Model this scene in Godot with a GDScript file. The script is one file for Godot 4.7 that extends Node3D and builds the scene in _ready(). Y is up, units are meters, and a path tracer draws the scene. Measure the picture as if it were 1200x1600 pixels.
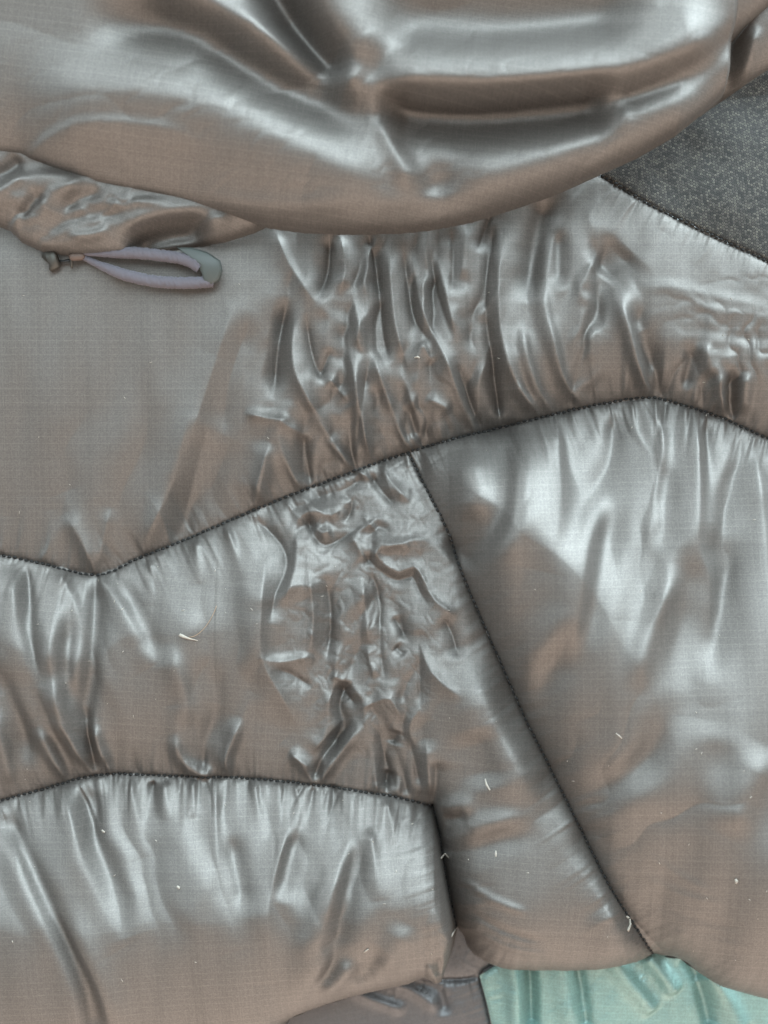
extends Node3D
# Close-up of a shiny dark puffer jacket. Lengths of the pattern are in "threads" (one ripstop thread, 0.35 mm);
# x runs to the right, y down the jacket, height stands off the cloth. pt() turns that into metres.

const S := 0.00035
const LEAN := -4.0                    # the jacket is tipped forward by this many degrees
const ROLL := 11.0                    # and swung round by this many
var lean := Transform3D(Basis(Vector3.RIGHT, deg_to_rad(-LEAN)) * Basis(Vector3.BACK, deg_to_rad(-ROLL)), Vector3(0, 1.2, 0))


func pt(x: float, y: float, h: float) -> Vector3:
	return Vector3((x - 600.0) * S, (800.0 - y) * S, h * S)


# ---------------------------------------------------------------- relief of a cloth
class Relief:
	var x0: float
	var y0: float
	var step: float
	var w: int
	var n: int
	var h := PackedFloat32Array()
	var best := PackedFloat32Array()
	var side := PackedFloat32Array()
	var along := PackedFloat32Array()
	var touched := PackedInt32Array()
	var soft := FastNoiseLite.new()

	func _init(ax: float, ay: float, bx: float, by: float, s: float):
		x0 = ax; y0 = ay; step = s
		w = int((bx - ax) / s) + 1
		n = int((by - ay) / s) + 1
		h.resize(w * n)
		best.resize(w * n); best.fill(1e9)
		side.resize(w * n); along.resize(w * n)
		soft.seed = 7; soft.frequency = 1.0; soft.fractal_octaves = 2

	static func smooth_line(p: PackedVector2Array, every := 9.0) -> PackedVector2Array:
		var out := PackedVector2Array()
		for i in p.size() - 1:
			var a := p[maxi(i - 1, 0)]
			var b := p[i]
			var c := p[i + 1]
			var d := p[mini(i + 2, p.size() - 1)]
			var k := maxi(1, int(b.distance_to(c) / every))
			for j in k:
				out.append(b.cubic_interpolate(c, a, d, float(j) / k))
		out.append(p[p.size() - 1])
		return out

	# nearest signed distance and arc length to a line, for all points within reach
	func measure(p: PackedVector2Array, reach: float) -> float:
		touched.clear()
		var s := 0.0
		for i in p.size() - 1:
			var a := p[i]
			var d := p[i + 1] - a
			var l := d.length()
			if l < 1e-4:
				continue
			var ux := d.x / l
			var uy := d.y / l
			var i0 := clampi(int((minf(a.x, p[i + 1].x) - reach - x0) / step), 0, w - 1)
			var i1 := clampi(int((maxf(a.x, p[i + 1].x) + reach - x0) / step) + 1, 0, w - 1)
			var j0 := clampi(int((minf(a.y, p[i + 1].y) - reach - y0) / step), 0, n - 1)
			var j1 := clampi(int((maxf(a.y, p[i + 1].y) + reach - y0) / step) + 1, 0, n - 1)
			for j in range(j0, j1 + 1):
				var ry := y0 + j * step - a.y
				var row := j * w
				for k in range(i0, i1 + 1):
					var rx := x0 + k * step - a.x
					var q := rx * ux + ry * uy
					var t := uy * rx - ux * ry
					var e := 0.0
					if q < 0.0:
						e = q
					elif q > l:
						e = q - l
					var dd := t * t + e * e
					var at := row + k
					if dd < best[at]:
						if best[at] > 9e8:
							touched.append(at)
						best[at] = dd
						side[at] = sqrt(dd) * (1.0 if t >= 0.0 else -1.0)
						along[at] = s + clampf(q, 0.0, l)
			s += l
		for at in touched:
			best[at] = 1e9
		return s

	# a fold of height hh whose flanks are wn wide on one side and wp on the other, fading out at its ends
	func fold(hh: float, wn: float, wp: float, pts: PackedVector2Array, fade := 0.3, power := 2.0) -> void:
		var p := smooth_line(pts)
		var total := measure(p, 2.3 * maxf(wn, wp))
		for at in touched:
			var t := side[at]
			var s := along[at] / total
			var f := 1.0
			if fade > 0.0:
				f = smoothstep(0.0, fade, s) * smoothstep(0.0, fade, 1.0 - s)
			var u := absf(t) / (wn if t < 0.0 else wp)
			h[at] += hh * f * exp(-pow(u, power))

	# a stitched line: a narrow groove in a wide one, and puckers gathered on both sides
	func seam(pts: PackedVector2Array, groove: float, wide: float, reach: float, pucker: float, shift: float, upper := 1.0, lower := 1.0) -> void:
		var p := smooth_line(pts)
		measure(p, 170.0)
		for at in touched:
			var t := side[at]
			var d := absf(t)
			var s := along[at]
			var m := upper if t > 0.0 else lower
			var z := -groove * exp(-d / 2.4) - wide * m * exp(-d / reach)
			if d < 95.0:
				var k := shift + (37.0 if t > 0.0 else 0.0)
				var long := 24.0 + 26.0 * soft.get_noise_2d(s / 40.0, k + 9.0)
				var a := soft.get_noise_2d(s / 15.0 + t * 0.006, k) * exp(-d / long) + 0.8 * soft.get_noise_2d(s / 46.0 + t * 0.002, k + 15.0) * exp(-d / 60.0) + 0.3 * soft.get_noise_2d(s / 6.5, k + 5.0) * exp(-d / 9.0)
				z += 1.0 * sin(TAU * s / 8.6) * exp(-d / 6.0) * smoothstep(0.0, 3.0, d)
				z += 0.5 * m * pucker * a * (1.0 - exp(-d / 5.0)) * smoothstep(95.0, 50.0, d)
			h[at] += z

	# a fold that starts tight at a seam, fans out and dies away
	func gather(hh: float, wn: float, wp: float, pts: PackedVector2Array, power := 1.6) -> void:
		var p := smooth_line(pts)
		var total := measure(p, 2.4 * maxf(wn, wp))
		for at in touched:
			var t := side[at]
			var s := along[at] / total
			var f := smoothstep(-0.02, 0.16, s) * pow(maxf(1.0 - s, 0.0), 0.8) * (1.0 if s < 0.999 else 0.0)
			var u := absf(t) / ((wn if t < 0.0 else wp) * (0.45 + 0.75 * s))
			h[at] += hh * f * exp(-pow(u, power))

	# many such folds, all along one side of a seam
	func gathers(line_: PackedVector2Array, s0: float, s1: float, way: float, apart: float, long: float, high: float, seed_: int, slant := 0.0) -> void:
		var p := smooth_line(line_, 6.0)
		var rng := RandomNumberGenerator.new()
		rng.seed = seed_
		var run := 0.0
		var next := s0
		for i in range(1, p.size()):
			var d := p[i] - p[i - 1]
			run += d.length()
			if run < next or run > s1:
				continue
			next = run + apart * rng.randf_range(0.45, 1.6)
			d = d.normalized()
			var nrm := Vector2(-d.y, d.x) * way
			nrm = nrm.rotated(deg_to_rad(slant + rng.randf_range(-13, 13)))
			var l := long * rng.randf_range(0.35, 1.5)
			var bend := nrm.orthogonal() * l * rng.randf_range(-0.12, 0.12)
			var w := apart * rng.randf_range(0.28, 0.5)
			gather(high * rng.randf_range(0.4, 1.1) * (1.0 if rng.randf() < 0.62 else -0.8), w * rng.randf_range(0.8, 1.6), w * rng.randf_range(0.6, 1.1), PackedVector2Array([p[i], p[i] + nrm * l * 0.5 + bend, p[i] + nrm * l]))

	func bump(hh: float, cx: float, cy: float, rx: float, ry: float, turn := 0.0) -> void:
		var c := cos(deg_to_rad(turn))
		var s := sin(deg_to_rad(turn))
		var r := 2.4 * maxf(rx, ry)
		for j in range(clampi(int((cy - r - y0) / step), 0, n - 1), clampi(int((cy + r - y0) / step), 0, n - 1) + 1):
			for k in range(clampi(int((cx - r - x0) / step), 0, w - 1), clampi(int((cx + r - x0) / step), 0, w - 1) + 1):
				var dx := x0 + k * step - cx
				var dy := y0 + j * step - cy
				var a := (dx * c + dy * s) / rx
				var b := (dy * c - dx * s) / ry
				var q := a * a + b * b
				if q < 5.7:
					h[j * w + k] += hh * exp(-q)

	func crinkle(amount: float, size: float, cx: float, cy: float, rx: float, ry: float, seed_: int, stretch := 1.0, turn := 0.0) -> void:
		var f := FastNoiseLite.new()
		f.seed = seed_; f.noise_type = FastNoiseLite.TYPE_SIMPLEX; f.frequency = 1.0 / size
		f.fractal_type = FastNoiseLite.FRACTAL_RIDGED; f.fractal_octaves = 2; f.fractal_gain = 0.22
		f.domain_warp_enabled = true; f.domain_warp_amplitude = size * 0.5; f.domain_warp_frequency = 0.7 / size
		var c := cos(deg_to_rad(turn))
		var s := sin(deg_to_rad(turn))
		for j in range(clampi(int((cy - 2.0 * ry - y0) / step), 0, n - 1), clampi(int((cy + 2.0 * ry - y0) / step), 0, n - 1) + 1):
			for k in range(clampi(int((cx - 2.0 * rx - x0) / step), 0, w - 1), clampi(int((cx + 2.0 * rx - x0) / step), 0, w - 1) + 1):
				var x := x0 + k * step
				var y := y0 + j * step
				var q := pow((x - cx) / rx, 2.0) + pow((y - cy) / ry, 2.0)
				if q < 4.0:
					h[j * w + k] += amount * exp(-q * 1.2) * f.get_noise_2d(x * c + y * s, (y * c - x * s) / stretch)

	# folds lying side by side: round backs, tight valleys between them, wandering
	func drape(amount: float, size: float, cx: float, cy: float, rx: float, ry: float, seed_: int, stretch := 3.0, turn := 0.0, wander := 0.9, sharp := 0.85) -> void:
		var f := FastNoiseLite.new()
		f.seed = seed_; f.noise_type = FastNoiseLite.TYPE_SIMPLEX_SMOOTH; f.frequency = 0.5 / size
		f.fractal_type = FastNoiseLite.FRACTAL_NONE
		var q2 := FastNoiseLite.new()
		q2.seed = seed_ + 50; q2.frequency = 0.4 / size; q2.fractal_octaves = 2
		var c := cos(deg_to_rad(turn))
		var s := sin(deg_to_rad(turn))
		for j in range(clampi(int((cy - 2.0 * ry - y0) / step), 0, n - 1), clampi(int((cy + 2.0 * ry - y0) / step), 0, n - 1) + 1):
			for k in range(clampi(int((cx - 2.0 * rx - x0) / step), 0, w - 1), clampi(int((cx + 2.0 * rx - x0) / step), 0, w - 1) + 1):
				var x := x0 + k * step
				var y := y0 + j * step
				var q := pow((x - cx) / rx, 2.0) + pow((y - cy) / ry, 2.0)
				if q < 3.6:
					var o := q2.get_noise_2d(x, y) * size * wander
					var v := f.get_noise_2d(x * c + y * s + o, (y * c - x * s) / stretch)
					h[j * w + k] += amount * exp(-q * q * 0.7) * (1.6 * pow(absf(v) + 0.01, sharp) - 0.5 + 0.5 * v)

	# creased folds: flat flanks that meet in crests and tight valleys
	func pleats(amount: float, size: float, cx: float, cy: float, rx: float, ry: float, seed_: int, stretch := 3.0, turn := 0.0, wander := 0.4, crisp := 0.97) -> void:
		var f := FastNoiseLite.new()
		f.seed = seed_; f.noise_type = FastNoiseLite.TYPE_SIMPLEX_SMOOTH; f.frequency = 0.22 / size
		f.fractal_type = FastNoiseLite.FRACTAL_NONE
		var q2 := FastNoiseLite.new()
		q2.seed = seed_ + 50; q2.frequency = 0.45 / size; q2.fractal_octaves = 2
		var c := cos(deg_to_rad(turn))
		var s := sin(deg_to_rad(turn))
		for j in range(clampi(int((cy - 2.0 * ry - y0) / step), 0, n - 1), clampi(int((cy + 2.0 * ry - y0) / step), 0, n - 1) + 1):
			for k in range(clampi(int((cx - 2.0 * rx - x0) / step), 0, w - 1), clampi(int((cx + 2.0 * rx - x0) / step), 0, w - 1) + 1):
				var x := x0 + k * step
				var y := y0 + j * step
				var q := pow((x - cx) / rx, 2.0) + pow((y - cy) / ry, 2.0)
				if q < 3.6:
					var o := q2.get_noise_2d(x, y)
					var v := f.get_noise_2d(x * c + y * s + o * size * wander, (y * c - x * s) / stretch)
					h[j * w + k] += amount * (0.75 + 0.9 * o) * exp(-q * q * 0.7) * asin(crisp * sin(v * 9.0 + 0.6 * o)) * 0.8

	func at(x: float, y: float) -> float:
		var fx := clampf((x - x0) / step, 0.0, w - 1.001)
		var fy := clampf((y - y0) / step, 0.0, n - 1.001)
		var i := int(fx)
		var j := int(fy)
		fx -= i
		fy -= j
		var k := j * w + i
		return lerpf(lerpf(h[k], h[k + 1], fx), lerpf(h[k + w], h[k + w + 1], fx), fy)


# ---------------------------------------------------------------- helpers
func line(p: PackedVector2Array, x: float) -> float:         # y of a line that runs from left to right
	if x <= p[0].x:
		return p[0].y
	for i in p.size() - 1:
		if x <= p[i + 1].x:
			return lerpf(p[i].y, p[i + 1].y, (x - p[i].x) / maxf(p[i + 1].x - p[i].x, 1e-4))
	return p[p.size() - 1].y


var taken := {}


func numbered(parent: Node, called: String) -> String:
	var key := str(parent.get_instance_id()) + called
	taken[key] = taken.get(key, -1) + 1
	return called if taken[key] == 0 else "%s_%03d" % [called, taken[key]]


func part(called: String, mesh: Mesh, material: Material, parent: Node, kind := "", label := "") -> MeshInstance3D:
	var o := MeshInstance3D.new()
	o.name = numbered(parent, called)
	o.mesh = mesh
	o.material_override = material
	if kind: o.set_meta("kind", kind)
	if label: o.set_meta("label", label)
	parent.add_child(o, true)
	if parent == self:
		o.transform = lean
	return o


func tag(o: Node, label: String, category: String, group := "") -> void:
	o.set_meta("label", label)
	o.set_meta("category", category)
	if group: o.set_meta("group", group)


# a piece of cloth between an upper and a lower outline, laid over a relief
func cloth(r: Relief, xa: float, xb: float, step_x: float, rows: int, top: Callable, bottom: Callable, turn: float, lift := 0.0, size := 1.0) -> ArrayMesh:
	var cols := int(ceil((xb - xa) / step_x)) + 1
	var v := PackedVector3Array()
	var nn := PackedVector3Array()
	var uv := PackedVector2Array()
	v.resize(cols * rows); nn.resize(cols * rows); uv.resize(cols * rows)
	var c := cos(deg_to_rad(turn)) / 252.0
	var s := sin(deg_to_rad(turn)) / 252.0
	var e := r.step
	for i in cols:
		var x := lerpf(xa, xb, float(i) / (cols - 1))
		var ya: float = top.call(x)
		var yb: float = bottom.call(x)
		for j in rows:
			var y := lerpf(ya, yb, float(j) / (rows - 1))
			var z := r.at(x, y) + lift
			var k := i * rows + j
			v[k] = pt(600.0 + (x - 600.0) * size, 800.0 + (y - 800.0) * size, z)
			nn[k] = Vector3(r.at(x - e, y) - r.at(x + e, y), r.at(x, y + e) - r.at(x, y - e), 2.0 * e).normalized()
			uv[k] = Vector2(x * c + y * s, y * c - x * s)
	var idx := PackedInt32Array()
	idx.resize((cols - 1) * (rows - 1) * 6)
	var q := 0
	for i in cols - 1:
		for j in rows - 1:
			var k := i * rows + j
			idx[q] = k; idx[q + 1] = k + rows; idx[q + 2] = k + 1
			idx[q + 3] = k + 1; idx[q + 4] = k + rows; idx[q + 5] = k + rows + 1
			q += 6
	var a := []
	a.resize(Mesh.ARRAY_MAX)
	a[Mesh.ARRAY_VERTEX] = v; a[Mesh.ARRAY_NORMAL] = nn; a[Mesh.ARRAY_TEX_UV] = uv; a[Mesh.ARRAY_INDEX] = idx
	var m := ArrayMesh.new()
	m.add_surface_from_arrays(Mesh.PRIMITIVE_TRIANGLES, a)
	return m


# a round cord through points; radius per point; rough gives it a fuzzy outline
func cord(p: PackedVector3Array, rad: PackedFloat32Array, sides := 8, fuzz := 0.0, flat := 1.0) -> ArrayMesh:
	var st := SurfaceTool.new()
	cord_into(st, p, rad, sides, fuzz, flat)
	st.generate_normals()
	return st.commit()


func cord_into(st: SurfaceTool, p: PackedVector3Array, rad: PackedFloat32Array, sides := 8, fuzz := 0.0, flat := 1.0) -> void:
	if st.get_primitive_type() != Mesh.PRIMITIVE_TRIANGLES or not st.has_meta("open"):
		st.begin(Mesh.PRIMITIVE_TRIANGLES)
		st.set_meta("open", true)
	st.set_smooth_group(0)
	var rng := RandomNumberGenerator.new()
	rng.seed = 5
	var rings := []
	for i in p.size():
		var d := (p[mini(i + 1, p.size() - 1)] - p[maxi(i - 1, 0)]).normalized()
		var a := d.cross(Vector3(0, 0, 1))
		if a.length() < 0.05:
			a = d.cross(Vector3(0, 1, 0))
		a = a.normalized()
		var b := a.cross(d)
		var ring := PackedVector3Array()
		for k in sides:
			var g := TAU * k / sides
			var r := rad[mini(i, rad.size() - 1)] * (1.0 + fuzz * rng.randf_range(-1, 1))
			ring.append(p[i] + (a * cos(g) + b * sin(g) * flat) * r)
		rings.append(ring)
	for i in p.size() - 1:
		for k in sides:
			var m := (k + 1) % sides
			for q in [rings[i][k], rings[i + 1][k], rings[i][m], rings[i][m], rings[i + 1][k], rings[i + 1][m]]:
				st.add_vertex(q)
	for end in [0, p.size() - 1]:
		for k in range(1, sides - 1):
			var tri := [rings[end][0], rings[end][k], rings[end][k + 1]]
			if end != 0: tri.reverse()
			for q in tri: st.add_vertex(q)


# ---------------------------------------------------------------- materials
func ripstop(tint: Color, seed_: int) -> Array:             # 24 x 24 ripstop cells: colour, relief
	var px := 1024
	var rng := RandomNumberGenerator.new()
	rng.seed = seed_
	var across := PackedFloat32Array()
	var down := PackedFloat32Array()
	for i in px / 4:
		across.append(rng.randf_range(-1, 1)); down.append(rng.randf_range(-1, 1))
	var grain := PackedFloat32Array()
	for i in 147 * 147:
		grain.append(rng.randf_range(-1, 1))
	var cell := px / 24.0
	var slub := FastNoiseLite.new()
	slub.seed = seed_; slub.frequency = 0.02
	var data := PackedByteArray()
	data.resize(px * px * 3)
	var deep := PackedByteArray()
	deep.resize(px * px)
	for y in px:
		var gy := fposmod(y, cell) / cell
		var ly := 1.0 if gy < 0.1 else 0.0
		for x in px:
			var gx := fposmod(x, cell) / cell
			var lx := 1.0 if gx < 0.08 else 0.0
			var over := ((x / 4) + (y / 4)) % 2
			var t := across[x / 4] * 0.5 if over == 0 else down[y / 4] * 0.5
			var g := rng.randf_range(-1, 1)
			var b := grain[(y / 7) * 147 + x / 7]
			var f := 1.0 + 0.09 * t + 0.09 * g + 0.06 * b + 0.07 * maxf(ly, lx * 0.5)
			var k := (y * px + x) * 3
			data[k] = clampi(int(255.0 * tint.r * f), 0, 255)
			data[k + 1] = clampi(int(255.0 * tint.g * f), 0, 255)
			data[k + 2] = clampi(int(255.0 * tint.b * f), 0, 255)
			deep[y * px + x] = clampi(int(110.0 + 26.0 * t + 22.0 * g + 50.0 * maxf(ly, lx)), 0, 255)
	var im := Image.create_from_data(px, px, false, Image.FORMAT_RGB8, data)
	var re := Image.create_from_data(px, px, false, Image.FORMAT_L8, deep)
	return [ImageTexture.create_from_image(im), ImageTexture.create_from_image(re)]


func satin(tint: Color, metal: float, rough: float, seed_: int, relief := 0.004) -> StandardMaterial3D:
	var t := ripstop(tint, seed_)
	var m := StandardMaterial3D.new()
	m.albedo_texture = t[0]
	m.metallic = metal
	m.metallic_specular = 0.7
	m.roughness = rough
	m.heightmap_enabled = true
	m.heightmap_texture = t[1]
	m.heightmap_scale = relief
	m.uv1_scale = Vector3(1, 1, 1)
	return m


func knit() -> StandardMaterial3D:
	var px := 512
	var data := PackedByteArray()
	data.resize(px * px * 3)
	var deep := PackedByteArray()
	deep.resize(px * px)
	var rng := RandomNumberGenerator.new()
	rng.seed = 31
	var wob := FastNoiseLite.new()
	wob.seed = 3; wob.frequency = 0.03
	var tone := PackedFloat32Array()
	for i in 42 * 33:
		tone.append(rng.randf_range(0.45, 1.3))
	for y in px:
		for x in px:
			# loops of a stretch knit, each a small ring, rows set off by half
			var cx := 16.0
			var row := int(y / 12.8)
			var ox := fposmod(x + (8.0 if row % 2 else 0.0) + 5.0 * wob.get_noise_2d(x, y), cx) - cx / 2
			var oy := fposmod(y, 12.8) - 6.4 + 2.0 * wob.get_noise_2d(y + 300, x)
			var d := sqrt(ox * ox + oy * oy * 1.3)
			var ring := exp(-pow((d - 4.6) / 1.7, 2.0)) * tone[row * 33 + int((x + (8.0 if row % 2 else 0.0)) / 16.0)]
			var f := 0.03 + 0.36 * ring * rng.randf_range(0.55, 1.3) + 0.03 * rng.randf_range(-1, 1)
			var k := (y * px + x) * 3
			data[k] = clampi(int(255.0 * f * 1.03), 0, 255)
			data[k + 1] = clampi(int(255.0 * f * 0.97), 0, 255)
			data[k + 2] = clampi(int(255.0 * f * 0.88), 0, 255)
			deep[y * px + x] = clampi(int(60.0 + 150.0 * ring), 0, 255)
	var m := StandardMaterial3D.new()
	m.albedo_texture = ImageTexture.create_from_image(Image.create_from_data(px, px, false, Image.FORMAT_RGB8, data))
	m.heightmap_enabled = true
	m.heightmap_texture = ImageTexture.create_from_image(Image.create_from_data(px, px, false, Image.FORMAT_L8, deep))
	m.heightmap_scale = 0.03
	m.roughness = 0.8
	m.metallic_specular = 0.5
	m.uv1_scale = Vector3(1.6, 1.6, 1)
	return m


func plain(c: Color, rough: float, metal := 0.0) -> StandardMaterial3D:
	var m := StandardMaterial3D.new()
	m.albedo_color = c
	m.roughness = rough
	m.metallic = metal
	return m


# ---------------------------------------------------------------- outlines of the pattern pieces
var yoke_seam := PackedVector2Array([Vector2(-90, 848), Vector2(0, 868), Vector2(60, 880), Vector2(148, 899), Vector2(215, 872), Vector2(300, 838), Vector2(400, 795), Vector2(470, 767), Vector2(560, 733), Vector2(640, 705), Vector2(720, 682), Vector2(795, 664), Vector2(860, 648), Vector2(940, 630), Vector2(1020, 620), Vector2(1080, 635), Vector2(1140, 655), Vector2(1200, 682), Vector2(1290, 722)])
var lower_seam := PackedVector2Array([Vector2(-90, 1285), Vector2(0, 1253), Vector2(60, 1237), Vector2(130, 1217), Vector2(180, 1212), Vector2(260, 1215), Vector2(360, 1218), Vector2(440, 1224), Vector2(520, 1233), Vector2(600, 1245), Vector2(640, 1255), Vector2(678, 1266)])
var side_seam := PackedVector2Array([Vector2(678, 1266), Vector2(688, 1310), Vector2(697, 1370), Vector2(708, 1430), Vector2(722, 1490)])
var slant_seam := PackedVector2Array([Vector2(638, 706), Vector2(665, 760), Vector2(700, 830), Vector2(720, 890), Vector2(745, 950), Vector2(785, 1040), Vector2(820, 1120), Vector2(860, 1200), Vector2(905, 1290), Vector2(950, 1380), Vector2(1000, 1460), Vector2(1038, 1518)])
var knit_seam := PackedVector2Array([Vector2(880, 230), Vector2(940, 272), Vector2(1000, 312), Vector2(1060, 345), Vector2(1130, 380), Vector2(1200, 413), Vector2(1290, 458)])
var hem_left := PackedVector2Array([Vector2(-90, 1720), Vector2(420, 1640), Vector2(450, 1612), Vector2(487, 1596), Vector2(550, 1575), Vector2(640, 1556), Vector2(664, 1545), Vector2(680, 1556), Vector2(692, 1553), Vector2(700, 1530), Vector2(712, 1505), Vector2(722, 1490)])
var hem_strip := PackedVector2Array([Vector2(722, 1490), Vector2(745, 1512), Vector2(790, 1530), Vector2(850, 1533), Vector2(905, 1534), Vector2(960, 1530), Vector2(1010, 1521), Vector2(1038, 1518)])
var hem_right := PackedVector2Array([Vector2(1038, 1518), Vector2(1075, 1517), Vector2(1110, 1542), Vector2(1140, 1560), Vector2(1200, 1577), Vector2(1290, 1600)])
var hood_edge := PackedVector2Array([Vector2(-90, 232), Vector2(0, 243), Vector2(30, 246), Vector2(60, 256), Vector2(120, 280), Vector2(190, 298), Vector2(280, 316), Vector2(350, 334), Vector2(420, 350), Vector2(480, 358), Vector2(550, 361), Vector2(620, 358), Vector2(680, 351), Vector2(740, 340), Vector2(800, 322), Vector2(870, 298), Vector2(930, 271), Vector2(1000, 240), Vector2(1060, 206), Vector2(1110, 165), Vector2(1138, 140), Vector2(1143, 120), Vector2(1146, 95), Vector2(1150, 56), Vector2(1175, 28), Vector2(1200, 6), Vector2(1290, -70)])

var body: Relief
var jacket: Node3D


func V(a: Array) -> PackedVector2Array:
	var p := PackedVector2Array()
	for i in range(0, a.size(), 2):
		p.append(Vector2(a[i], a[i + 1]))
	return p


func F(hh: float, wn: float, wp: float, a: Array, fade := 0.3) -> void:
	hh *= 1.5
	var most := 1.15 * minf(wn, wp) + 1.0
	body.fold(clampf(hh, -most, most), wn * 1.15, wp * 1.15, V(a), fade)


func G(hh: float, wn: float, wp: float, a: Array) -> void:
	body.gather(clampf(hh * 1.7, -1.3 * minf(wn, wp), 1.3 * minf(wn, wp)), wn * 1.2, wp * 1.2, V(a))


func C(hh: float, wn: float, wp: float, a: Array, fade := 0.28) -> void:
	body.fold(clampf(hh * 1.9, -1.6 * minf(wn, wp), 1.5 * minf(wn, wp)), wn * 1.25, wp * 1.25, V(a), fade, 1.2)


func _ready() -> void:
	# camera
	var cam := Camera3D.new()
	cam.name = "camera"
	cam.fov = 30.0
	cam.near = 0.02
	cam.far = 50.0
	add_child(cam)
	cam.transform = lean * Transform3D(Basis(), Vector3(0, 0, 800.0 * S / tan(deg_to_rad(cam.fov / 2.0)) + 20.0 * S))
	cam.current = true
	var optics := CameraAttributesPhysical.new()
	optics.frustum_focal_length = 44.785
	optics.frustum_near = 0.02
	optics.frustum_far = 50.0
	optics.frustum_focus_distance = 1.035
	optics.exposure_aperture = 2.2
	cam.attributes = optics
	# sky
	var sm := ProceduralSkyMaterial.new()
	sm.sky_top_color = Color(0.87, 0.95, 0.985)
	sm.sky_horizon_color = Color(0.08, 0.078, 0.073)
	sm.sky_curve = 1.0
	sm.sky_energy_multiplier = 3.25
	sm.ground_bottom_color = Color(0.71, 0.66, 0.62)
	sm.ground_horizon_color = Color(0.17, 0.16, 0.15)
	sm.ground_energy_multiplier = 1.62
	sm.ground_curve = 0.9
	sm.sun_angle_max = 1.0
	var sky := Sky.new()
	sky.sky_material = sm
	var env := Environment.new()
	env.background_mode = Environment.BG_SKY
	env.sky = sky
	env.tonemap_mode = Environment.TONE_MAPPER_LINEAR
	env.tonemap_exposure = 2.4
	env.sdfgi_enabled = true
	env.ssao_enabled = true
	env.ssil_enabled = true
	var we := WorldEnvironment.new()
	we.name = "environment"
	we.environment = env
	add_child(we)
	# sun behind thin cloud, high on the upper left
	var sun := DirectionalLight3D.new()
	sun.name = "sun"
	sun.light_energy = 0.4
	sun.light_color = Color(0.90, 0.97, 1.0)
	sun.light_angular_distance = 50.0
	sun.shadow_enabled = true
	add_child(sun)
	sun.look_at_from_position(Vector3(-0.4, 1.0, 0.3), Vector3.ZERO)

	build_materials()
	body = Relief.new(-90, 110, 1290, 1700, 2.0)
	shape_body()
	build_jacket()
	build_hood()
	build_lining()
	build_zip_pull()
	build_lint()


var shell: StandardMaterial3D
var shell_hood: StandardMaterial3D
var lining_mat: StandardMaterial3D
var facing_mat: StandardMaterial3D
var knit_mat: StandardMaterial3D
var thread: StandardMaterial3D


func build_materials() -> void:
	shell = satin(Color(0.38, 0.362, 0.346), 0.66, 0.53, 11)
	shell_hood = shell
	lining_mat = satin(Color(0.46, 0.57, 0.545), 0.35, 0.42, 12)
	facing_mat = satin(Color(0.30, 0.29, 0.29), 0.3, 0.45, 13)
	knit_mat = knit()
	thread = plain(Color(0.06, 0.055, 0.05), 0.7)


# height of a filled chamber across its width, highest at crest
func loft(u: float, crest: float) -> float:
	var q := (crest - u) / crest if u < crest else (u - crest) / (1.0 - crest)
	return 1.0 - pow(q, 1.55 if u < crest else 1.95)


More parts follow.
